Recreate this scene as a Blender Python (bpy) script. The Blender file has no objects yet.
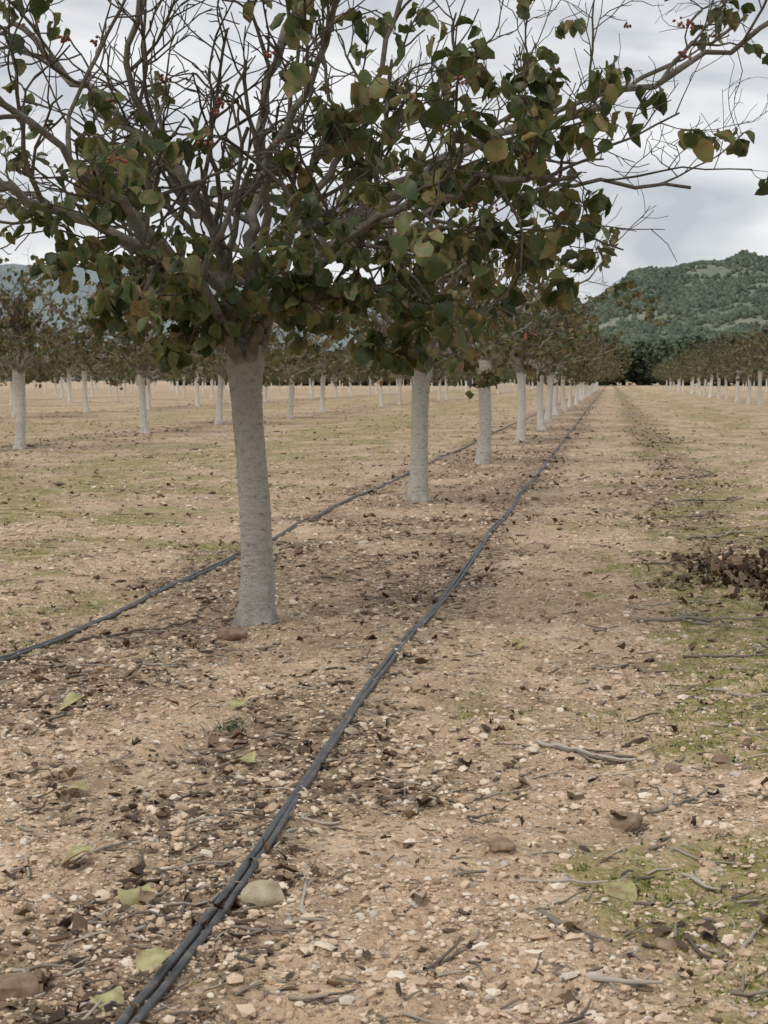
import bpy, math, random
import numpy as np
from mathutils import Vector
rng=np.random.default_rng(7); random.seed(7)
scene=bpy.context.scene
D=bpy.data
# ------------------------------------------------------------------ helpers
def nrm(v):
    return v/(np.linalg.norm(v,axis=-1,keepdims=True)+1e-9)
def _h(ix,iy,s):
    v=np.sin(ix*127.1+iy*311.7+s*74.7)*43758.5453
    return v-np.floor(v)
def vn(x,y,s=0):
    x=np.asarray(x,float); y=np.asarray(y,float)
    ix=np.floor(x); iy=np.floor(y); fx=x-ix; fy=y-iy
    fx=fx*fx*(3-2*fx); fy=fy*fy*(3-2*fy)
    a=_h(ix,iy,s); b=_h(ix+1,iy,s); c=_h(ix,iy+1,s); d=_h(ix+1,iy+1,s)
    return (a*(1-fx)+b*fx)*(1-fy)+(c*(1-fx)+d*fx)*fy
def fbm(x,y,s=0,o=4):
    t=0;a=.5;n=0
    for i in range(o):
        t=t+a*vn(x*2**i+i*17.3,y*2**i-i*9.1,s+i); n+=a; a*=.5
    return t/n
def sstep(a,b,x):
    t=np.clip((x-a)/(b-a),0,1); return t*t*(3-2*t)
def H(x,y):
    x=np.asarray(x,float); y=np.asarray(y,float)
    r=np.sqrt(x*x+y*y)
    f=1-sstep(14,40,r)
    z=.10*(fbm(x*.25,y*.25,3)-.5)*(1-sstep(100,300,r))
    z=z+.05*(fbm(x*1.3,y*1.3,5)-.5)*f
    z=z+.038*(fbm(x*6,y*6,8)-.5)*f
    z=z+.030*(fbm(x*22,y*22,11,3)-.5)*f
    return z
def moss(x,y):
    b=.66*np.exp(-((x-.78)/.68)**2)*(1-.6*sstep(7,14,y))+.56*np.exp(-((x+5.6)/2.1)**2)+.40*np.exp(-((x-3.0)/1.4)**2)+.42*np.exp(-((x+13.5)/2.5)**2)
    b=b-.40*np.exp(-((x+1.2)/1.1)**2)
    return sstep(.50,.74,fbm(x*2.4,y*1.5,21,6)*1.08+b*.55-.10)
def litter(x,y):
    b=.42*np.exp(-((x+.85-.05*np.sin(y))/.30)**2)+.34*np.exp(-((x+1.6)/.6)**2)*sstep(2,6,y)+.30*np.exp(-((x+2.4)/.3)**2)
    b=b+.60*np.exp(-((x-.75-.08*np.sin(y*.7))/.42)**2)*sstep(7,12,y)
    b=b+.34*np.exp(-((x+9.5)/1.2)**2)+.34*np.exp(-((x+17.4)/1.5)**2)
    b=b+.9*np.exp(-(((x-1.0)/.5)**2+((y-8.9)/.55)**2))
    return sstep(.50,.92,fbm(x*2.1,y*1.5,33,6)+b*.75)
def build(name,V,F,mats,mi=None,attrs=None,smooth=True,parent=None):
    V=np.asarray(V,dtype=np.float32); F=np.asarray(F,dtype=np.int32)
    me=D.meshes.new(name); k=F.shape[1]
    me.vertices.add(len(V)); me.vertices.foreach_set('co',V.ravel())
    me.loops.add(F.size); me.loops.foreach_set('vertex_index',F.ravel())
    me.polygons.add(len(F)); me.polygons.foreach_set('loop_start',np.arange(len(F),dtype=np.int32)*k)
    if mi is not None: me.polygons.foreach_set('material_index',np.asarray(mi,dtype=np.int32))
    me.polygons.foreach_set('use_smooth',np.full(len(F),smooth))
    me.update(calc_edges=True)
    for a,v in (attrs or {}).items():
        at=me.attributes.new(a,'FLOAT','POINT'); at.data.foreach_set('value',np.asarray(v,dtype=np.float32))
    for m in mats: me.materials.append(m)
    ob=D.objects.new(name,me); scene.collection.objects.link(ob)
    if parent: ob.parent=parent
    return ob
def inst(T,F,pos,M,extra=None):
    V=np.einsum('nij,nkj->nki',M,T)+pos[:,None,:]
    k=T.shape[1]; n=T.shape[0]
    FF=(F[None]+ (np.arange(n)*k)[:,None,None]).reshape(-1,F.shape[1])
    return V.reshape(-1,3),FF
def rotz(a):
    c,s=np.cos(a),np.sin(a); z=np.zeros_like(a); o=np.ones_like(a)
    return np.stack([np.stack([c,-s,z],-1),np.stack([s,c,z],-1),np.stack([z,z,o],-1)],-2)
def rotx(a):
    c,s=np.cos(a),np.sin(a); z=np.zeros_like(a); o=np.ones_like(a)
    return np.stack([np.stack([o,z,z],-1),np.stack([z,c,-s],-1),np.stack([z,s,c],-1)],-2)
def ico():
    p=(1+5**.5)/2
    v=np.array([(-1,p,0),(1,p,0),(-1,-p,0),(1,-p,0),(0,-1,p),(0,1,p),(0,-1,-p),(0,1,-p),(p,0,-1),(p,0,1),(-p,0,-1),(-p,0,1)],float)
    f=np.array([(0,11,5),(0,5,1),(0,1,7),(0,7,10),(0,10,11),(1,5,9),(5,11,4),(11,10,2),(10,7,6),(7,1,8),(3,9,4),(3,4,2),(3,2,6),(3,6,8),(3,8,9),(4,9,5),(2,4,11),(6,2,10),(8,6,7),(9,8,1)])
    return nrm(v),f
# ------------------------------------------------------------------ materials
class NT:
    def __init__(s,name):
        s.m=D.materials.new(name); s.m.use_nodes=True; s.t=s.m.node_tree; s.t.nodes.clear()
        s.out=s.n('ShaderNodeOutputMaterial')
    def n(s,ty,**k):
        n=s.t.nodes.new(ty)
        for a,b in k.items(): setattr(n,a,b)
        return n
    def l(s,a,b): s.t.links.new(a,b)
    def val(s,x,sock):
        if isinstance(x,bpy.types.NodeSocket): s.l(x,sock)
        else: sock.default_value=x
    def coord(s): return s.n('ShaderNodeTexCoord').outputs['Object']
    def noise(s,vec,scale,detail=5,rough=.6,mapscale=None):
        if mapscale:
            mp=s.n('ShaderNodeMapping'); mp.inputs['Scale'].default_value=mapscale; s.l(vec,mp.inputs[0]); vec=mp.outputs[0]
        n=s.n('ShaderNodeTexNoise'); s.l(vec,n.inputs['Vector']); n.inputs['Scale'].default_value=scale
        n.inputs['Detail'].default_value=detail; n.inputs['Roughness'].default_value=rough
        return n.outputs['Fac']
    def ramp(s,fac,stops,interp='LINEAR'):
        r=s.n('ShaderNodeValToRGB'); r.color_ramp.interpolation=interp; e=r.color_ramp.elements
        while len(e)<len(stops): e.new(.5)
        for i,(p,c) in enumerate(stops):
            e[i].position=p; e[i].color=(c if len(c)==4 else (*c,1)) if hasattr(c,'__len__') else (c,c,c,1)
        s.l(fac,r.inputs[0]); return r.outputs[0]
    def mix(s,f,a,b,bt='MIX'):
        m=s.n('ShaderNodeMix',data_type='RGBA',blend_type=bt)
        for x,sk in ((f,m.inputs[0]),(a,m.inputs[6]),(b,m.inputs[7])):
            if isinstance(x,bpy.types.NodeSocket): s.l(x,sk)
            else: sk.default_value=x if not hasattr(x,'__len__') else (*x,1)[:4]
        return m.outputs[2]
    def math(s,op,a,b=0.0,clamp=False):
        m=s.n('ShaderNodeMath',operation=op,use_clamp=clamp); s.val(a,m.inputs[0]); s.val(b,m.inputs[1]); return m.outputs[0]
    def attr(s,nm):
        a=s.n('ShaderNodeAttribute'); a.attribute_name=nm; return a.outputs['Fac']
    def bump(s,h,dist,strength=1,normal=None):
        b=s.n('ShaderNodeBump'); b.inputs['Distance'].default_value=dist; b.inputs['Strength'].default_value=strength
        s.l(h,b.inputs['Height'])
        if normal: s.l(normal,b.inputs['Normal'])
        return b.outputs[0]
    def bsdf(s,col,rough=.8,normal=None,spec=.3,trans=0,tcol=None):
        p=s.n('ShaderNodeBsdfPrincipled')
        s.val(col if isinstance(col,bpy.types.NodeSocket) else (*col,1),p.inputs['Base Color'])
        s.val(rough,p.inputs['Roughness']); p.inputs['Specular IOR Level'].default_value=spec
        if normal: s.l(normal,p.inputs['Normal'])
        o=p.outputs[0]
        if trans:
            t=s.n('ShaderNodeBsdfTranslucent'); s.l(tcol or col,t.inputs[0])
            mx=s.n('ShaderNodeMixShader'); mx.inputs[0].default_value=trans; s.l(o,mx.inputs[1]); s.l(t.outputs[0],mx.inputs[2]); o=mx.outputs[0]
        s.l(o,s.out.inputs[0]); return s.m

def mat_ground():
    s=NT('gravelly_soil'); c=s.coord()
    n1=s.noise(c,.7,5,.65); n2=s.noise(c,6,5,.7); n3=s.noise(c,60,3,.7)
    base=s.ramp(n1,[(.3,(.52,.36,.225)),(.5,(.69,.505,.34)),(.7,(.76,.585,.41))])
    base=s.mix(s.ramp(n2,[(.38,0),(.62,1)]),base,(.49,.345,.22))
    def cells(sc):
        v=s.n('ShaderNodeTexVoronoi'); s.l(c,v.inputs['Vector']); v.inputs['Scale'].default_value=sc; v.inputs['Randomness'].default_value=1
        w=s.n('ShaderNodeSeparateColor'); s.l(v.outputs['Color'],w.inputs[0])
        return v.outputs['Distance'],w.outputs[0],w.outputs[1]
    d1,r1,g1=cells(50)
    stone=s.ramp(r1,[(0,(.27,.18,.115)),(.3,(.55,.40,.28)),(.65,(.78,.61,.45)),(.9,(.88,.77,.62)),(1,(.40,.36,.32))])
    mk=s.math('MULTIPLY',s.ramp(d1,[(.38,1),(.55,0)]),s.ramp(g1,[(.40,0),(.5,1)]))
    col=s.mix(mk,base,stone)
    col=s.mix(s.ramp(n3,[(.57,0),(.68,.8)]),col,(.16,.11,.07))
    lit=s.math('MULTIPLY',s.attr('litter'),s.ramp(s.noise(c,14,5,.8),[(.40,0),(.58,1)]))
    col=s.mix(s.math('MULTIPLY',lit,.9),col,(.12,.088,.06))
    nn=s.noise(c,8,5,.92)
    col=s.mix(s.ramp(nn,[(.55,0),(.62,.85)]),col,(.165,.12,.08))
    big=s.noise(c,1.3,8,.88)
    col=s.mix(s.ramp(big,[(.52,0),(.62,.72)]),col,(.26,.185,.12))
    col=s.mix(s.ramp(big,[(.34,.5),(.45,0)]),col,(.82,.65,.47))
    mo=s.math('MULTIPLY',s.attr('moss'),s.ramp(s.noise(c,6,8,.88),[(.42,0),(.52,1)]))
    mcol=s.ramp(nn,[(.38,(.10,.11,.024)),(.5,(.23,.23,.06)),(.62,(.42,.365,.16))])
    col=s.mix(s.math('MULTIPLY',mo,.84),col,mcol)
    h=s.math('ADD',s.math('MULTIPLY',s.math('SUBTRACT',.6,d1),mk),s.math('MULTIPLY',n3,1.0))
    nb=s.bump(h,.018,1)
    return s.bsdf(col,.92,nb,.15)
def mat_pebble():
    s=NT('limestone_pebbles'); c=s.coord(); r=s.attr('rnd')
    col=s.ramp(r,[(0,(.22,.15,.095)),(.2,(.42,.29,.19)),(.5,(.66,.49,.34)),(.80,(.76,.61,.46)),(.93,(.88,.80,.68)),(1,(.36,.33,.29))])
    col=s.mix(.3,col,s.ramp(s.noise(c,150,3),[(.3,(.32,.225,.155)),(.7,(.80,.63,.46))]),'MIX')
    return s.bsdf(col,.85,None,.2)
def mat_bark(name='pistachio_bark'):
    s=NT(name); c=s.coord(); th=s.attr('thick')
    n=s.noise(c,9,6,.7); nf=s.noise(c,60,4,.7,(1,1,2.6)); ring=s.noise(c,14,8,.82,(1,1,3.2))
    thin=s.ramp(n,[(.3,(.11,.092,.066)),(.55,(.23,.20,.155)),(.75,(.40,.365,.30))])  # fine twigs coloured darker than limbs: backlit shade put into the bark colour
    limb=s.ramp(n,[(.3,(.19,.168,.13)),(.5,(.41,.38,.315)),(.7,(.62,.585,.51))])
    trunk=s.ramp(ring,[(.34,(.20,.17,.135)),(.44,(.43,.385,.32)),(.55,(.61,.56,.48)),(.70,(.78,.735,.65))])
    col=s.mix(s.ramp(th,[(.08,0),(.35,1)]),thin,limb)
    tm=s.ramp(th,[(.6,0),(.85,1)])
    col=s.mix(tm,col,trunk)
    sep=s.n('ShaderNodeSeparateXYZ'); s.l(c,sep.inputs[0])
    zz=s.math('ADD',sep.outputs[2],s.math('MULTIPLY',s.noise(c,7,5,.7),.7))
    low=s.ramp(s.math('MULTIPLY',zz,.5),[(.50,1),(1.0,.25)])
    low=s.math('MULTIPLY',low,tm)
    low=s.math('MULTIPLY',low,s.ramp(s.noise(c,26,6,.85,(1,1,1.7)),[(.37,.0),(.50,.97)]))
    col=s.mix(low,col,(.88,.84,.76))
    col=s.mix(s.ramp(nf,[(.60,0),(.68,.7)]),col,(.16,.13,.10))
    foot=s.ramp(zz,[(.28,.6),(.44,0)])
    col=s.mix(s.math('MULTIPLY',foot,tm),col,(.38,.28,.19))
    h=s.math('ADD',s.math('MULTIPLY',nf,.8),s.math('MULTIPLY',ring,1.6))
    return s.bsdf(col,.88,s.bump(h,.03,1),.15)
def mat_leaf(name,stops,trans=.22,rough=.5,brown=0,orng=.12):
    s=NT(name); c=s.coord(); r=s.attr('rnd'); e=s.attr('edge')
    oi=s.n('ShaderNodeObjectInfo')
    n=s.noise(c,30,3,.7)
    f=s.math('ADD',r,s.math('MULTIPLY',s.math('SUBTRACT',n,.5),.35))
    f=s.math('ADD',f,s.math('MULTIPLY',s.math('SUBTRACT',oi.outputs['Random'],.5),orng))
    col=s.ramp(f,stops)
    br=s.math('MULTIPLY',s.ramp(s.math('ADD',s.math('MULTIPLY',e,.17),s.math('ADD',n,s.math('MULTIPLY',r,.26))),[(.77-brown,0),(.90-brown,1)]),.85)
    col=s.mix(br,col,(.23,.145,.065))
    return s.bsdf(col,rough,None,.4,trans,col)
def simple(name,stops,scale=20,rough=.8,attr=None,spec=.3,bump=.003,mapscale=None):
    s=NT(name); c=s.coord()
    f=s.noise(c,scale,4,.65,mapscale)
    if attr:
        f2=s.math('ADD',s.math('MULTIPLY',s.attr(attr),.7),s.math('MULTIPLY',f,.3))
        col=s.ramp(f2,stops)
    else: col=s.ramp(f,stops)
    return s.bsdf(col,rough,s.bump(f,bump,.7) if bump else None,spec)
M_ground=mat_ground(); M_peb=mat_pebble(); M_bark=mat_bark()
G=[(0,(.040,.058,.018)),(.3,(.074,.102,.030)),(.52,(.125,.155,.048)),(.70,(.20,.215,.075)),(.86,(.30,.265,.105)),(1,(.23,.14,.06))]
M_leaf=mat_leaf('pistachio_leaf',G,.33,.5,.03)
G2=[(0,(.055,.072,.026)),(.3,(.092,.112,.038)),(.52,(.15,.155,.058)),(.72,(.21,.18,.08)),(.88,(.22,.145,.08)),(1,(.15,.10,.06))]
M_leaf2=mat_leaf('pistachio_leaf_autumn',G2,.25,.5,.05)
G3=[(0,(.058,.070,.030)),(.3,(.10,.110,.046)),(.55,(.150,.145,.066)),(.78,(.195,.165,.085)),(.92,(.20,.14,.08)),(1,(.14,.10,.06))]
M_leaf3=mat_leaf('pistachio_leaf_dry',G3,.22,.6,.02,.25)
M_nut=simple('pistachio_hull',[(.3,(.12,.035,.028)),(.6,(.24,.09,.06)),(.8,(.28,.18,.11))],40,.6)
M_dead=simple('dead_leaf',[(.15,(.05,.036,.027)),(.4,(.12,.08,.052)),(.65,(.22,.15,.095)),(.9,(.42,.31,.20))],30,.75,'rnd',.25)
M_fresh=simple('fallen_green_leaf',[(.34,(.22,.145,.075)),(.45,(.31,.27,.125)),(.58,(.40,.37,.18)),(.75,(.50,.44,.26))],26,.6,None,.3,.004)
M_twig=simple('dry_twig',[(.15,(.085,.07,.056)),(.5,(.22,.185,.15)),(.85,(.44,.39,.32))],30,.85,'rnd')
M_hose=simple('dusty_black_polyethylene',[(.3,(.055,.057,.060)),(.55,(.10,.10,.102)),(.75,(.26,.225,.18))],14,.5,None,.4,.0006)
M_moss=simple('moss_blades',[(.2,(.09,.115,.022)),(.6,(.20,.22,.05)),(.9,(.34,.32,.11))],20,.8,'rnd',.2,0)
M_rock=simple('field_stone',[(.3,(.27,.215,.14)),(.5,(.41,.345,.235)),(.75,(.53,.46,.34))],28,.85,None,.2,.006)
M_rockb=simple('brown_field_stone',[(.3,(.16,.11,.075)),(.55,(.29,.205,.14)),(.8,(.43,.33,.235))],28,.85,None,.2,.006)
M_hill=simple('hill_soil_and_scrub',[(.3,(.14,.165,.125)),(.5,(.19,.205,.155)),(.7,(.29,.275,.215))],.02,.95,None,0,1)  # soil and scrub greyed: distance haze put into the base colour
M_hillt=simple('hill_pine_foliage',[(.1,(.070,.094,.070)),(.5,(.102,.130,.094)),(.9,(.165,.185,.135))],.3,.95,'rnd',0,0)  # pine green muted by haze painted into its colour
M_mtn=simple('haze_tinted_mountain',[(.3,(.19,.225,.235)),(.6,(.235,.27,.275)),(.8,(.29,.315,.31))],.006,1,None,0,1)  # blue-grey is aerial haze painted as base colour, no real atmosphere
M_wind=simple('windbreak_foliage',[(.1,(.045,.062,.036)),(.5,(.080,.102,.058)),(.9,(.13,.15,.09))],.8,.8,'rnd',.2,0)
# ------------------------------------------------------------------ world
w=D.worlds.new('World'); scene.world=w; w.use_nodes=True; t=w.node_tree; t.nodes.clear()
N=t.nodes.new; L=t.links.new
out=N('ShaderNodeOutputWorld'); bg=N('ShaderNodeBackground'); L(bg.outputs[0],out.inputs[0]); bg.inputs[1].default_value=.1
sky=N('ShaderNodeTexSky'); sky.sky_type='NISHITA'; sky.sun_disc=False
SUN_EL=math.radians(52); SUN_AZ=math.radians(215)
sky.sun_elevation=SUN_EL; sky.sun_rotation=SUN_AZ
tc=N('ShaderNodeTexCoord'); mp=N('ShaderNodeMapping'); mp.inputs['Scale'].default_value=(1,1,2.6); L(tc.outputs['Generated'],mp.inputs[0])
nz=N('ShaderNodeTexNoise'); nz.inputs['Scale'].default_value=6.0; nz.inputs['Detail'].default_value=5; nz.inputs['Roughness'].default_value=.5; nz.inputs['Distortion'].default_value=.4; L(mp.outputs[0],nz.inputs['Vector'])
rp=N('ShaderNodeValToRGB'); e=rp.color_ramp.elements; e[0].position=.38; e[0].color=(.50,.53,.57,1); e[1].position=.60; e[1].color=(.86,.865,.87,1); L(nz.outputs[0],rp.inputs[0])
sc=N('ShaderNodeVectorMath'); sc.operation='SCALE'; sc.inputs[3].default_value=10.8; L(rp.outputs[0],sc.inputs[0])
mx=N('ShaderNodeMix'); mx.data_type='RGBA'; mx.inputs[0].default_value=.07; L(sc.outputs[0],mx.inputs[6]); L(sky.outputs[0],mx.inputs[7]); L(mx.outputs[2],bg.inputs[0])
sl=D.lights.new('overcast_sun','SUN'); sl.energy=1.5; sl.angle=math.radians(18); sl.color=(1,.965,.90)
so=D.objects.new('overcast_sun',sl); scene.collection.objects.link(so)
dv=Vector((math.sin(SUN_AZ)*math.cos(SUN_EL),math.cos(SUN_AZ)*math.cos(SUN_EL),math.sin(SUN_EL)))
so.rotation_euler=dv.to_track_quat('Z','Y').to_euler()
# ------------------------------------------------------------------ ground
def graded(lo,hi,st,mn,mxv,g):
    a=list(np.arange(lo,hi,st)); s=st; x=a[-1]
    while x<mxv: s*=g; x+=s; a.append(x)
    s=st; x=lo; b=[]
    while x>mn: s*=g; x-=s; b.append(x)
    return np.array(b[::-1]+a)
gx=graded(-2.6,1.6,.020,-3500,3500,1.052); gy=graded(2.0,8,.020,-300,4500,1.03)
X,Y=np.meshgrid(gx,gy); Z=H(X,Y); ny,nx=X.shape
V=np.stack([X,Y,Z],-1).reshape(-1,3)
i=np.arange(ny-1)[:,None]*nx+np.arange(nx-1)[None]
F=np.stack([i,i+1,i+nx+1,i+nx],-1).reshape(-1,4)
build('ground',V,F,[M_ground],attrs={'moss':moss(X,Y).ravel(),'litter':litter(X,Y).ravel()})
def pts(n,y0,y1,xl=-.47,xr=.15,m=.9):
    y=np.exp(rng.uniform(np.log(y0),np.log(y1),n)); a=xl*y-m; b=xr*y+m
    x=a+(b-a)*rng.random(n); return x,y
# pebbles
iv,iF=ico()
x,y=pts(125000,1.9,24); keep=rng.random(len(x))<(1-.5*moss(x,y))*(.32+.68*sstep(.36,.58,fbm(x*1.7,y*1.7,50)))
x,y=x[keep],y[keep]; n=len(x)
sz=np.clip(rng.lognormal(math.log(.0034),.58,n),.0016,.014)*(1+.045*y)
sz=np.where(rng.random(n)<.004,sz*1.9,sz)
T=iv[None]*(1+rng.uniform(-.32,.32,(n,12,1)))*np.stack([rng.uniform(.8,1.6,n),rng.uniform(.7,1.1,n),rng.uniform(.40,.8,n)],-1)[:,None,:]*sz[:,None,None]
Mx=rotz(rng.uniform(0,6.28,n))@rotx(rng.normal(0,.3,n))
V,F=inst(T,iF,np.stack([x,y,H(x,y)+sz*.2],-1),Mx)
build('gravel',V,F,[M_peb],attrs={'rnd':np.repeat(rng.random(n),12)},smooth=False)
# moss blades
x,y=pts(140000,1.9,12); k=rng.random(len(x))<moss(x,y)**1.3*sstep(.42,.58,fbm(x*12,y*12,71)); x,y=x[k],y[k]; n=len(x)
hh=rng.uniform(.004,.014,n)
T=np.zeros((n,3,3)); wd=rng.uniform(.002,.005,n); T[:,0,0]=-wd; T[:,1,0]=wd; T[:,2,2]=hh; T[:,2,1]=rng.normal(0,.006,n)
V,F=inst(T,np.array([[0,1,2]]),np.stack([x,y,H(x,y)-.001],-1),rotz(rng.uniform(0,6.28,n)))
build('ground_moss',V,F,[M_moss],attrs={'rnd':np.repeat(rng.random(n),3)})
# ------------------------------------------------------------------ leaf template
rows=np.array([0,.13,.24,.42,.68,.88,1.0]); wid=np.array([.012,.018,.25,.42,.43,.27,.03])
nr=len(rows)
lF=np.array([[r*3+c,r*3+c+1,(r+1)*3+c+1,(r+1)*3+c] for r in range(nr-1) for c in range(2)])
lE=np.array([[1,.1,1]]*nr).ravel(); lE[-3:]=1
def leaf_templates(n,L,curl,fold,rough=.05,wf=None):
    T=np.zeros((n,nr,3,3)); wf=rng.uniform(.65,1.08,n) if wf is None else wf
    t=rows[None,:]
    ang=curl[:,None]*t
    yy=np.cumsum(np.concatenate([np.zeros((n,1)),np.diff(t)*np.cos(ang[:,1:])],1),1)
    zz=-np.cumsum(np.concatenate([np.zeros((n,1)),np.diff(t)*np.sin(ang[:,1:])],1),1)
    for c,s in enumerate((-1,0,1)):
        w=wid[None]*s*wf[:,None]
        T[:,:,c,0]=w*np.cos(fold)[:,None]
        T[:,:,c,1]=yy
        T[:,:,c,2]=zz+np.abs(w)*np.sin(fold)[:,None]
    T+=rng.normal(0,rough,T.shape)*np.array([.6,.6,1])*(wid[None,:,None,None]>.1)
    T[:,:,:,0]+=(rng.normal(0,.12,n)[:,None]*t**2)[:,:,None]
    return (T*L[:,None,None,None]).reshape(n,nr*3,3)
# ------------------------------------------------------------------ tree builder
class Tree:
    def __init__(s,seed,leaf_fn,nleaf=(3,6),leafL=(.07,.105),detail=1.0,nut_p=.04,zmin=1.25,maxlev=4):
        s.r=np.random.default_rng(seed); s.V=[];s.F=[];s.M=[];s.th=[];s.n=0;s.leafp=[];s.leafd=[];s.leaf_fn=leaf_fn;s.nleaf=nleaf;s.leafL=leafL;s.detail=detail;s.nut_p=nut_p;s.zmin=zmin;s.maxlev=maxlev
    def tube(s,P,R,sides,mat=0,jit=.0):
        P=np.asarray(P,float); n=len(P); T=nrm(np.gradient(P,axis=0))
        u=np.cross(T[0],[0.3,1,.1]); u/=np.linalg.norm(u)+1e-9
        a=np.arange(sides)/sides*2*math.pi; ca,sa=np.cos(a)[:,None],np.sin(a)[:,None]
        for i in range(n):
            u=u-np.dot(u,T[i])*T[i]; u/=np.linalg.norm(u)+1e-9; v=np.cross(T[i],u)
            rr=R[i]*(1+(s.r.uniform(-jit,jit,(sides,1)) if jit else 0))
            s.V.append(P[i]+rr*(ca*u+sa*v))
        b=s.n+np.arange(n-1)[:,None]*sides; j=np.arange(sides)[None]; k=(j+1)%sides
        s.F.append(np.stack([b+j,b+k,b+sides+k,b+sides+j],-1).reshape(-1,4)); s.M.append(np.full((n-1)*sides,mat))
        s.th.append(np.repeat(np.clip(np.asarray(R)/.06,0,1),sides)); s.n+=n*sides
    def path(s,p,d,L,wig,up,step=.07,curve=None):
        n=max(3,int(L/step)); P=[np.array(p,float)]; d=nrm(np.array(d,float)); st=L/n
        bend=s.r.normal(0,1,3)*.35
        for i in range(n):
            d=nrm(d+s.r.normal(0,wig,3)+np.array([0,0,up])*st+bend*st)
            if P[-1][2]<s.zmin and d[2]<.1: d[2]=.15; d=nrm(d)
            P.append(P[-1]+d*st)
        return np.array(P)
    def limb(s,ctrl,r0,r1,kids,lev=1):
        c=np.array(ctrl,float); m=len(c); out=[]
        cc=np.vstack([2*c[0]-c[1],c,2*c[-1]-c[-2]])
        for i in range(m-1):
            a,b,d,e=cc[i],cc[i+1],cc[i+2],cc[i+3]
            for t in np.linspace(0,1,7)[:-1]:
                out.append(.5*((2*b)+(-a+d)*t+(2*a-5*b+4*d-e)*t*t+(-a+3*b-3*d+e)*t**3))
        out.append(c[-1]); P=np.array(out)
        P[2:]+=s.r.normal(0,.016,P[2:].shape)
        s.branch(P,r0,r1,lev,kids)
    def branch(s,P,r0,r1,lev,kids=None):
        n=len(P); t=np.linspace(0,1,n); R=r0+(r1-r0)*t**.8
        R=R*(1+s.r.normal(0,.07,n)); sides={0:16,1:9,2:6,3:5,4:4}[lev]
        s.tube(P,R,sides,0,.05 if lev<2 else 0)
        if lev==s.maxlev:
            s.leaves(P); return
        if kids is None: kids={1:7,2:5,3:4}[lev]
        kids=max(2,int(round(kids*s.detail*s.r.uniform(.75,1.25))))
        lo={1:.22,2:.18,3:.2}[lev]
        for k in range(kids):
            f=lo+(1-lo)*(k+s.r.uniform(0,1))/kids; f=min(f,.98); i=min(int(f*(n-1)),n-2)
            p=P[i]+(P[i+1]-P[i])*(f*(n-1)-i); T=nrm(P[i+1]-P[i])
            q=s.r.normal(0,1,3); q-=np.dot(q,T)*T; q=nrm(q)
            a=math.radians(s.r.uniform(28,68))
            d=T*math.cos(a)+q*math.sin(a); d[2]+=.12
            rp=R[i]
            if lev==1: LL=s.r.uniform(.55,1.05)*(1-.35*f); rr=min(rp*.62,.022); up=s.r.uniform(.0,.9); wig=.17
            elif lev==2: LL=s.r.uniform(.22,.55); rr=min(rp*.64,.0108); up=s.r.uniform(-.4,1.2); wig=.20
            else: LL=s.r.uniform(.06,.22); rr=min(rp*.78,.0060); up=s.r.uniform(-1.2,1.4); wig=.2
            Q=s.path(p,d,LL,wig,up,{1:.08,2:.06,3:.045}[lev])
            s.branch(Q,rr,rr*.5 if lev<3 else rr*.8,lev+1)
        if lev>=2: s.leaves(P[-3:])
    def leaves(s,P):
        tip=P[-1]; pr=s.leaf_fn(tip,s.r)
        if s.r.random()<pr:
            m=s.r.integers(*s.nleaf)
            for k in range(m):
                q=P[s.r.integers(max(0,len(P)-3),len(P))]
                a=s.r.uniform(0,6.283); d=np.array([math.cos(a),math.sin(a),s.r.uniform(-2.2,.25)])
                s.leafp.append(q+d*.01); s.leafd.append(nrm(d))
        elif s.r.random()<s.nut_p:
            for k in range(s.r.integers(3,9)):
                d=s.r.normal(0,1,3); d[2]=-abs(d[2]); d=nrm(d); q=tip+d*s.r.uniform(.008,.03)
                s.tube([q,q+d*.005,q+d*.013,q+d*.02],[.001,.0065,.007,.001],5,2)
    def finish(s,name,leafmat):
        lp=np.array(s.leafp); ld=np.array(s.leafd); n=len(lp)
        L=s.r.uniform(s.leafL[0],s.leafL[1],n)*1.0
        T=leaf_templates(n,L,s.r.uniform(-.3,1.7,n),s.r.uniform(.0,.95,n))
        up=nrm(s.r.normal(0,.55,(n,3))+np.array([0,0,1.0])+ld*np.array([1,1,0])*.8)
        z=nrm(up-np.sum(up*ld,1,keepdims=True)*ld); xx=np.cross(ld,z)
        Mx=np.stack([xx,ld,z],-1)
        LV,LF=inst(T,lF,lp,Mx)
        V=np.vstack(s.V+[LV]); F=np.vstack(s.F+[LF+s.n]); mi=np.concatenate(s.M+[np.ones(len(LF),int)])
        k=nr*3
        th=np.concatenate(s.th+[np.zeros(n*k)])
        rnd=np.concatenate([np.zeros(s.n),np.repeat(np.clip(s.r.beta(1.5,2.0,n),0,1),k)])
        ed=np.concatenate([np.zeros(s.n),np.tile(lE,n)])
        print(name,'leaves',n,'faces',len(F))
        return build(name,V,F,[M_bark,leafmat,M_nut],mi,{'thick':th,'rnd':rnd,'edge':ed})
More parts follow.
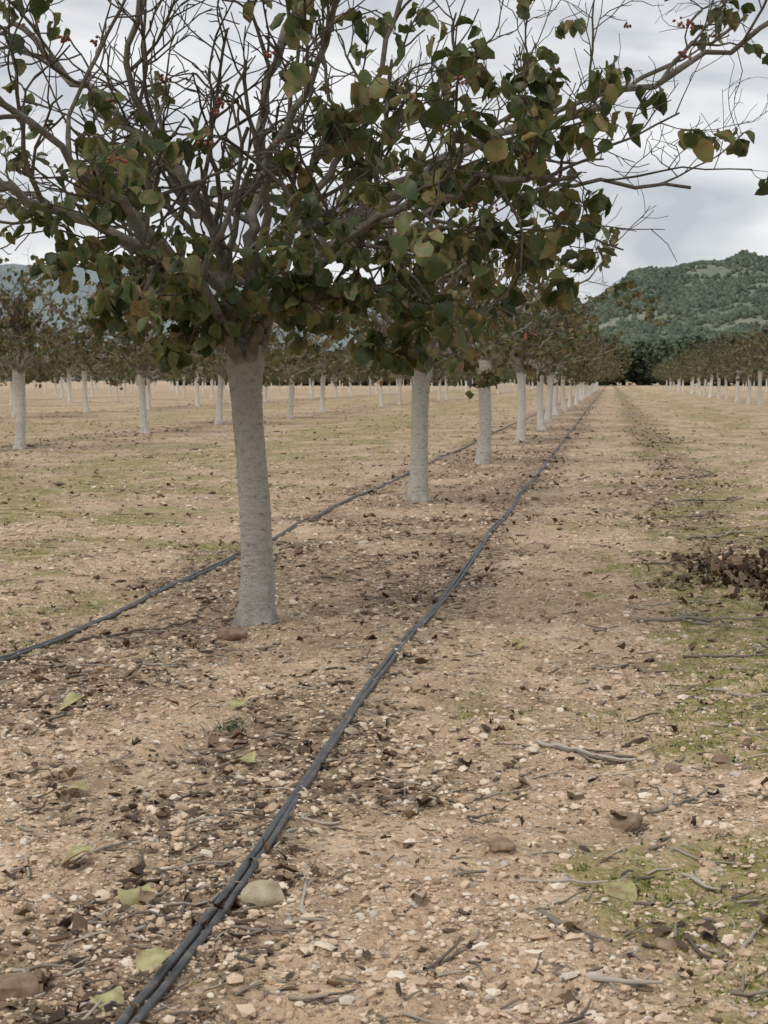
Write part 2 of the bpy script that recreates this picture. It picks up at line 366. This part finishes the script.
def trunk(tr,top,r,lean=(0,0),seed=0,ns=26,nv=70):
    zs=np.array([-.08,0,.03,.07,.13,.16,.20,.35,.55,.75,.95,1.08,1.18,1.28])*top/1.28
    k=np.array([1.85,1.55,1.38,1.22,1.13,1.18,1.04,.99,.96,.94,.94,1.02,1.18,1.02])
    P=np.stack([lean[0]*(zs/top)+.014*np.sin(zs*4+seed),lean[1]*(zs/top)+.014*np.cos(zs*3.3+seed),zs],-1)
    z2=np.linspace(zs[0],zs[-1],nv)
    P2=np.stack([np.interp(z2,zs,P[:,j]) for j in range(3)],-1); R2=np.interp(z2,zs,k*r)*(1+.07*(fbm(z2*9,z2*0+seed,seed)-.5)+tr.r.normal(0,.011,nv))
    tr.tube(P2,R2,ns,0,.028)
# --- foreground tree, limbs measured from the photo
def lf1(p,r):
    x,y,z=p
    if z<1.20: return 0
    if z<1.75: v=.62 if abs(x)<1.2 else .46
    elif z<2.15: v=.33 if x>-.3 else .20
    else: v=.17 if x>.1 else .07
    if x>1.5: v*=.35
    return v*(.12+1.7*float(sstep(.28,.78,vn(x*2.8+5,y*2.8+z*2.8,3))))
t1=Tree(11,lf1,(4,8),(.068,.115),.95,.028)
trunk(t1,1.28,.0735,(-.028,0))
limbs=[
 ([(-.03,0,1.16),(-.12,-.08,1.52),(-.60,-.32,1.76),(-1.2,-.6,1.98),(-1.95,-.8,2.3)],.043),
 ([(-.04,.04,1.18),(-.15,.10,1.65),(-.28,.16,1.98),(-.55,.3,2.26),(-.95,.5,2.62),(-1.3,.6,3.0)],.040),
 ([(-.03,.0,1.2),(-.02,.06,1.7),(.02,.12,2.05),(.06,.2,2.5),(.25,.3,3.0),(.4,.4,3.5)],.038),
 ([(-.03,.03,1.18),(.12,.02,1.50),(.38,.0,1.74),(.72,-.05,2.02),(1.1,-.1,2.2),(1.65,-.2,2.36),(2.3,-.3,2.68)],.038),
 ([(-.03,-.05,1.18),(.12,-.22,1.5),(.50,-.65,1.74),(.95,-1.0,1.86),(1.3,-1.2,1.90)],.031),
 ([(-.04,-.04,1.22),(-.12,-.12,1.6),(-.28,-.3,2.0),(-.45,-.45,2.4),(-.38,-.7,3.0)],.034),
 ([(-.02,.02,1.2),(.06,.08,1.6),(.28,.18,2.0),(.5,.2,2.45),(.8,.3,3.2)],.034),
 ([(-.03,.05,1.2),(.10,.5,1.65),(.4,1.1,2.1),(.7,1.8,2.6)],.034),
 ([(-.05,-.05,1.2),(-.25,-.5,1.6),(-.65,-1.1,2.0),(-1.1,-1.5,2.5)],.034),
 ([(.05,.05,1.45),(.5,.3,1.95),(1.1,.6,2.3),(1.8,.8,2.6),(2.4,.8,2.9)],.026),
 ([(.10,-.1,1.42),(.55,-.35,1.76),(1.15,-.55,1.92),(1.85,-.65,1.90)],.022),
 ([(-.06,.05,1.3),(-.5,.5,1.7),(-1.1,.9,2.0),(-1.8,1.2,2.4)],.032),
 ([(-.03,.0,1.5),(.1,-.3,2.0),(.35,-.6,2.5),(.5,-.8,3.1)],.026),
]
for c,r in limbs: t1.limb(c,r,r*.28,8)
t1.zmin=1.0
for k in range(24):
    a=t1.r.uniform(0,6.283); rad=t1.r.uniform(.05,.34); p=np.array([-.03+rad*math.cos(a),rad*math.sin(a),t1.r.uniform(1.38,1.66)])
    Q=t1.path(p,[math.cos(a),math.sin(a),-.1],t1.r.uniform(.15,.38),.2,-1.2,.05); t1.branch(Q,.005,.0035,3)
ob=t1.finish('pistachio_tree',M_leaf)
ob.location=(-1.60,6.84,float(H(-1.6,6.84))); ob.rotation_euler[2]=math.radians(8.36)
# --- generic variants: 0-2 detailed, 3-5 lighter for the far rows
def lfg(p,r):
    z=p[2]; x,y=p[0],p[1]
    if z<1.18: return 0
    v=.66 if z<2.1 else (.42 if z<2.7 else .16)
    return v*(.25+1.5*float(vn(x*2.4+9,y*2.4+z*2,5)))
def lff(p,r):
    z=p[2]
    if z<1.12: return 0
    return (.95 if z<2.3 else .65)
variants=[]
for vi in range(6):
    fr=vi>=3
    tr=Tree(100+vi,lff if fr else lfg,(4,8) if fr else (3,7),(.10,.17) if fr else (.075,.12),.66 if fr else .75,0 if fr else .012,1.15,3 if fr else 4); top=1.34+.06*vi%.2
    trunk(tr,top,.082,(tr.r.uniform(-.08,.08),tr.r.uniform(-.08,.08)),vi,10 if fr else 26,16 if fr else 70)
    nl=10; a0=tr.r.uniform(0,6.28)
    for k in range(nl):
        a=a0+k*2.399+tr.r.normal(0,.2); o=tr.r.uniform(1.1,2.2) if k<7 else tr.r.uniform(.3,.9); zt=tr.r.uniform(1.65,2.6) if k<7 else tr.r.uniform(2.8,3.3)
        ca,sa=math.cos(a),math.sin(a); pp=[]
        for t_,kz in ((0,0),(.15,.25),(.4,.55),(.7,.80),(1,1)):
            pp.append((ca*o*t_+tr.r.normal(0,.05)*t_,sa*o*t_+tr.r.normal(0,.05)*t_,top-.1+(zt-top)*kz))
        rr=tr.r.uniform(.030,.042); tr.limb(pp,rr,rr*.28,9 if fr else 7)
    variants.append(tr.finish('pistachio_tree',M_leaf3 if fr else M_leaf2))
vm=[v.data for v in variants]
for v in variants: D.objects.remove(v)
far=D.objects.new('distant_orchard_trees',None); scene.collection.objects.link(far)
def place(x,y,vi,rot,scl,near):
    o=D.objects.new('pistachio_tree' if near else 'orchard_tree',vm[vi]); scene.collection.objects.link(o)
    o.location=(x,y,float(H(x,y))); o.rotation_euler=(rng.normal(0,.025),rng.normal(0,.025),rot); o.scale=(scl,scl,scl*rng.uniform(.90,1.06))
    if not near: o.parent=far
def pick(y): return int(rng.integers(3)) if y<45 else 3+int(rng.integers(3))
place(-1.73,13.76,1,.6,1.0,True)
ys=[19.9,27.4]+[27.4+6.95*k for k in range(1,25)]
for j,yy in enumerate(ys):
    place(-1.62+rng.normal(0,.08),yy+rng.normal(0,.15),pick(yy),rng.uniform(0,6.28),rng.uniform(.90,1.05),yy<50)
for ri,xr in enumerate([-9.5,-17.4,-25.3,-33.2,-41.1,-49,-57,-65,-73]):
    for k in range(30):
        yy=24.2-6.95*1+6.6*k
        if yy<abs(xr)*1.7: continue
        if yy>200: break
        if rng.random()<.03: continue
        place(xr+rng.normal(0,.15),yy+rng.normal(0,.25),pick(yy+12),rng.uniform(0,6.28),rng.uniform(.86,1.10),yy<34)
for xr in (6.4,14.3,22.2):
    for k in range(22):
        yy=41+6.6*k
        if xr>10 and yy<80: continue
        place(xr+rng.normal(0,.12),yy+rng.normal(0,.2),3+int(rng.integers(3)),rng.uniform(0,6.28),rng.uniform(.90,1.15),yy<60)
# ------------------------------------------------------------------ irrigation hoses
def hose(xc,y0,y1,seed,name,parts,sw,nb=0):
    root=D.objects.new(name,None); scene.collection.objects.link(root)
    for pi,(dx,r) in enumerate(parts):
        tr=Tree(seed+pi,None); y=np.concatenate([np.arange(y0,20,.06),np.arange(20,y1,.4)])
        sway=(fbm(y*.25,y*0,seed,3)-.5)*sw+.010*(fbm(y*.9,y*0+pi*3,seed+1,2)-.5)+nb*(1-sstep(2.5,7,y))
        xx=xc+sway+dx+.0025*np.sin(y*2+pi*2)
        zz=H(xx,y)
        kk=np.hanning(25); kk/=kk.sum(); zp=np.pad(zz,12,mode='edge'); z2=np.convolve(zp,kk,'valid'); zz=.75*z2+.25*zz+r+.001
        tr.tube(np.stack([xx,y,zz],-1),np.full(len(y),r),10)
        build('tube_%d'%(pi+1),np.vstack(tr.V),np.vstack(tr.F),[M_hose],parent=root)
hose(-.84,1.2,190,3,'irrigation_hose',[(-.0080,.0090),(.0088,.0080)],.07,.055)
hose(-2.38,1.2,190,9,'irrigation_hose',[(-.009,.008),(.010,.0075)],.12)
# ------------------------------------------------------------------ litter
def scatter_leaves(name,x,y,Lr,beta):
    n=len(x); L_=rng.uniform(*Lr,n)*(1+.010*y)
    cu=rng.uniform(-1.8,1.8,n)
    T=leaf_templates(n,L_,cu,rng.uniform(.05,1.2,n),.12,rng.uniform(.3,.95,n))
    T[:,:,1]-=(L_*.5)[:,None]
    Mx=rotz(rng.uniform(0,6.28,n))@rotx(cu*.45+rng.normal(0,.15,n))
    V,F=inst(T,lF,np.stack([x,y,H(x,y)+.003+.10*L_],-1),Mx)
    build(name,V,F,[M_dead],attrs={'rnd':np.repeat(rng.beta(*beta,n),nr*3)}); print(name,n)
x,y=pts(95000,1.9,90,m=1.2); lt=litter(x,y)
cl=sstep(.4,.62,fbm(x*3,y*3,91))
k=rng.random(len(x))<(.030+.20*lt**1.2*cl+.06*np.exp(-((x+1.6)/1.2)**2)*cl)*(.5+1.3*sstep(4,16,y)); x,y=x[k],y[k]
scatter_leaves('fallen_leaf_litter',x,y,(.018,.062),(1.5,1.2))
# crumbs of leaf and bark
x,y=pts(90000,1.9,40,m=.8); lt=litter(x,y); k=rng.random(len(x))<(.08+.80*lt)*(.3+.7*sstep(.4,.6,fbm(x*5,y*5,93))); x,y=x[k],y[k]; n=len(x)
sz=rng.lognormal(math.log(.0038),.5,n)*(1+.055*y)
T=iv[None]*(1+rng.uniform(-.4,.4,(n,12,1)))*np.stack([rng.uniform(.9,2.6,n),rng.uniform(.5,1.1,n),rng.uniform(.2,.5,n)],-1)[:,None,:]*sz[:,None,None]
V,F=inst(T,iF,np.stack([x,y,H(x,y)+sz*.3],-1),rotz(rng.uniform(0,6.28,n))@rotx(rng.normal(0,.3,n)))
build('bark_and_leaf_crumbs',V,F,[M_dead],attrs={'rnd':np.repeat(rng.beta(1.1,2.4,n),12)},smooth=False); print('crumbs',n)
# leaf pile on the right
n=1900; a=rng.uniform(0,6.28,n); q=np.abs(rng.normal(0,.5,n))
x=1.00+np.cos(a)*q*.60; y=8.75+np.sin(a)*q*1.1; L_=rng.uniform(.04,.09,n)
hz=.075*np.exp(-(q/.55)**2)*rng.random(n)
T=leaf_templates(n,L_,rng.uniform(-1.7,1.7,n),rng.uniform(.1,1.1,n),.10)
Mx=rotz(rng.uniform(0,6.28,n))@rotx(rng.normal(0,.35,n))
V,F=inst(T,lF,np.stack([x,y,H(x,y)+.01+hz],-1),Mx)
build('dead_leaf_pile',V,F,[M_dead],attrs={'rnd':np.repeat(rng.beta(1.5,1.4,n),nr*3)})
# twigs
tw=Tree(55,None); rn=[]
def twig(x,y,ang,L,r,forks=1):
    m=max(4,int(L/.022)); s=np.linspace(-.5,.5,m); c,si=math.cos(ang),math.sin(ang)
    kink=np.cumsum(np.where(tw.r.random(m)<.25,tw.r.normal(0,.35,m),0)); wob=np.cumsum(np.sin(kink))*L/m*.5
    wob=wob-np.linspace(wob[0],wob[-1],m)*.7+tw.r.normal(0,.0012,m)
    xs=x+c*s*L-si*wob; yy=y+si*s*L+c*wob
    hz=np.maximum(H(xs,yy),H(x,y)-.01)+r*.9+tw.r.uniform(0,.014)*(s+.5)
    n0=tw.n; tw.tube(np.stack([xs,yy,hz],-1),r*np.linspace(1.1,.6,m)*(1+tw.r.normal(0,.18,m)),6)
    rn.append(np.full(tw.n-n0,tw.r.random()))
    if forks>0 and L>.1:
        for q in range(tw.r.integers(1,3)):
            i=tw.r.integers(1,m-1); a2=ang+tw.r.choice([-1,1])*tw.r.uniform(.4,.9); twig(xs[i]+.2*L*math.cos(a2),yy[i]+.2*L*math.sin(a2),a2,L*.4,r*.6,forks-1)
x,y=pts(7500,2.0,36,m=.6); lt=litter(x,y); k=rng.random(len(x))<(.26+.6*lt+.2*np.exp(-((x-.6)/.6)**2)); x,y=x[k],y[k]
for a,b in zip(x,y): twig(a,b,rng.normal(.0,1.0),min(rng.lognormal(math.log(.045),.6),.18)*(1+.02*b),rng.uniform(.0012,.0042),0)
for a,b,c,d,r in [(-.208,4.59,.068,4.34,.007),(-.15,4.50,.10,4.38,.005),(.172,3.41,.249,3.29,.005),(-.128,3.09,.009,2.92,.006),(-.02,2.76,.104,2.74,.006),
                  (.13,7.1,.75,7.2,.007),(.10,7.5,.6,7.9,.005),(.3,6.2,.72,6.35,.006),(-.332,2.78,-.27,2.91,.005),(-.6,3.0,-.68,3.25,.004),(.1,3.9,.3,4.1,.004),(-2.3,6.3,-1.9,6.9,.007),(-2.1,5.6,-1.6,5.7,.005),
                  (.35,5.5,.62,5.35,.006),(.2,9.5,.9,9.9,.007),(.5,11,1.1,11.4,.008),(-1.25,3.3,-1.1,3.45,.004),(-.15,2.55,-.02,2.62,.005),(.16,3.0,.2,2.85,.005),(-.75,2.9,-.55,2.95,.003),(.3,12.5,1.0,12.9,.008),(.4,14,1.2,14.5,.01),(.6,17,1.2,18,.01),(.5,9.2,1.3,8.4,.007),(.9,8.3,1.5,8.9,.007)]:
    twig((a+c)/2,(b+d)/2,math.atan2(d-b,c-a),math.hypot(c-a,d-b),r,2)
build('fallen_twigs',np.vstack(tw.V),np.vstack(tw.F),[M_twig],attrs={'rnd':np.concatenate(rn)})
# individual fallen leaves
for (a,b,L1,ro,tl) in [(-1.01,3.12,.10,1.5,.05),(-1.73,4.93,.12,.3,.1),(-1.155,3.32,.085,-.3,.1),(.01,3.29,.10,1.4,.05),(-.80,2.71,.085,.5,.3),(-.90,2.56,.085,1.9,.1),(-.98,4.18,.09,-1.2,.1),(-1.36,3.87,.09,-.6,.15),(-1.21,4.96,.08,1,.2),(-1.75,3.9,.08,2,.1),(-2.2,5.3,.09,0,.1),(-.35,6.3,.08,.7,.1),(-2.6,7.4,.09,2,.1)]:
    T=leaf_templates(1,np.array([L1]),np.array([.9]),np.array([.45]),.075,np.array([.98]))
    Mx=rotz(np.array([ro+2.2]))@rotx(np.array([tl+.2]))
    z=float(H(a,b))+(.030 if L1==.085 and b<2.8 and a>-.86 else .018)
    V,F=inst(T,lF,np.array([[a,b,z]]),Mx)
    o=build('fallen_leaf',V,F,[M_fresh],attrs={'rnd':np.full(nr*3,.8)})
    o.modifiers.new('s','SUBSURF').render_levels=2
# stones
for (a,b,s_,br) in [(-.715,3.11,.037,0),(-1.61,6.41,.052,1),(-1.05,2.58,.036,1),(.052,3.79,.034,1),(-.238,3.53,.024,1),(-.79,4.67,.022,0),(.322,4.43,.022,1),(-1.66,4.5,.02,1),(-.45,3.9,.016,0),(-1.9,6.45,.03,1),(-1.3,2.9,.016,0),(.12,2.95,.02,1),(.18,4.25,.02,1),(-.1,5.6,.022,0)]:
    bpy.ops.mesh.primitive_ico_sphere_add(subdivisions=4,radius=1,location=(0,0,0)); o=bpy.context.object; o.name='field_stone'
    me=o.data; co=np.empty(len(me.vertices)*3); me.vertices.foreach_get('co',co); co=co.reshape(-1,3)
    sd=rng.uniform(0,50)
    for q in range(9):
        nn=nrm(rng.normal(0,1,3)); dd=co@nn; lim=rng.uniform(.62,.85); co=co-np.clip(dd-lim,0,9)[:,None]*nn
    co=co*(1+.16*(fbm(co[:,0]*3+sd,co[:,1]*3+co[:,2]*3.7+sd,2,4)-.5))[:,None]
    co=co*np.array([1.15,.98,.70])*s_*1.2; me.vertices.foreach_set('co',co.ravel()); me.polygons.foreach_set('use_smooth',np.ones(len(me.polygons),bool)); me.update()
    o.location=(a,b,float(H(a,b))+s_*.25); o.rotation_euler=(rng.normal(0,.15),rng.normal(0,.15),rng.uniform(0,6.28)); me.materials.append(M_rockb if br else M_rock)
# small weed
n=70; a=rng.uniform(0,6.28,n); T=np.zeros((n,3,3)); T[:,0,0]=-.003; T[:,1,0]=.003; T[:,2,2]=rng.uniform(.008,.035,n); T[:,2,1]=rng.uniform(.02,.07,n)
wx=-1.17+rng.normal(0,.03,n); wy=4.65+rng.normal(0,.03,n)
V,F=inst(T,np.array([[0,1,2]]),np.stack([wx,wy,H(wx,wy)+.004],-1),rotz(a)); build('small_weed',V,F,[M_wind],attrs={'rnd':np.repeat(rng.random(n),3)})
# ------------------------------------------------------------------ windbreak
n=26000; nc=80; cx=rng.uniform(-95,34,nc); cy=rng.uniform(290,345,nc); ch=np.where(cx>-5,rng.uniform(7,11,nc),rng.uniform(5,8,nc)); cr=rng.uniform(3,5.5,nc)
ci=rng.integers(0,nc,n); u=nrm(rng.normal(0,1,(n,3)))*rng.uniform(.6,1,(n,1))**.5
p=np.stack([cx[ci]+u[:,0]*cr[ci],cy[ci]+u[:,1]*cr[ci],ch[ci]*.5+u[:,2]*ch[ci]*.5],-1)
T=np.zeros((n,4,3)); T[:,0]=(-.5,-.5,0);T[:,1]=(.5,-.4,.1);T[:,2]=(.4,.5,0);T[:,3]=(-.5,.4,-.1); T*=rng.uniform(.6,1.2,n)[:,None,None]
V,F=inst(T,np.array([[0,1,2,3]]),p,rotz(rng.uniform(0,6,n))@rotx(rng.uniform(0,6,n)))
build('windbreak_trees',V,F,[M_wind],attrs={'rnd':np.repeat(rng.random(n),4)},smooth=False)
# ------------------------------------------------------------------ hills
def polar(name,azs,els,R0,R1,R2,mat,namp,seed,na=260,nrr=70):
    az=np.linspace(azs[0],azs[-1],na); rr=np.linspace(R0,R2,nrr); A,Rr=np.meshgrid(az,rr)
    def hf(A,Rr):
        el=np.interp(A,azs,els)*R1
        s=sstep(R0,R1,Rr)*(1-.6*sstep(R1,R2,Rr))
        xx=np.sin(np.radians(A))*Rr; yy=np.cos(np.radians(A))*Rr
        g=fbm(xx/160,yy/260,seed,5)
        return el*s*(1-namp*.5+namp*(g-.0))-2+xx*0
    def xyz(A,Rr): return np.stack([np.sin(np.radians(A))*Rr,np.cos(np.radians(A))*Rr,hf(A,Rr)],-1)
    V=xyz(A,Rr).reshape(-1,3); i=np.arange(nrr-1)[:,None]*na+np.arange(na-1)[None]
    F=np.stack([i,i+1,i+na+1,i+na],-1).reshape(-1,4); build(name,V,F,[mat]); return xyz
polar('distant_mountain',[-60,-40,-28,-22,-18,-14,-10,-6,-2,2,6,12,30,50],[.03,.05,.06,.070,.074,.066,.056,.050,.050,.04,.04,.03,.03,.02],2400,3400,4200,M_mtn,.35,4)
els=np.array([.0,.018,.034,.044,.056,.067,.073,.072,.076,.075,.080,.076,.072,.050,.03,.0])*.94
xyz=polar('wooded_hill',[-9,-6,-3,-1.5,-.3,.6,1.3,2.2,3,4,4.7,5.7,8,14,25,40],list(els),800,1500,2000,M_hill,.7,14)
n=64000; A=rng.uniform(-7,16,n); Rr=rng.uniform(830,1600,n); p=xyz(A,Rr); r_=rng.uniform(1.0,2.7,n)
k=fbm(p[:,0]/45,p[:,1]/45,90)+rng.uniform(-.22,.22,n)>.47; p=p[k]; r_=r_[k]; n=len(p)
T=iv[None]*(1+rng.uniform(-.25,.25,(n,12,1)))*np.array([1,1,1.2])*r_[:,None,None]
p[:,2]+=r_*.4
V,F=inst(T,iF,p,rotz(rng.uniform(0,6,n))); build('hill_pine_forest',V,F,[M_hillt],attrs={'rnd':np.repeat(rng.random(n),12)},smooth=False)
# ------------------------------------------------------------------ camera
cd=D.cameras.new('camera'); cam=D.objects.new('camera',cd); scene.collection.objects.link(cam); scene.camera=cam
cam.location=(0,0,1.1); cam.rotation_euler=(math.radians(85.1),0,math.radians(8.36))
cd.sensor_fit='VERTICAL'; cd.sensor_height=36; cd.lens=54.07; cd.clip_end=8000; cd.clip_start=.05
cd.dof.use_dof=True; cd.dof.focus_distance=5.0; cd.dof.aperture_fstop=15
scene.view_settings.view_transform='Standard'; scene.view_settings.look='None'; scene.view_settings.exposure=0
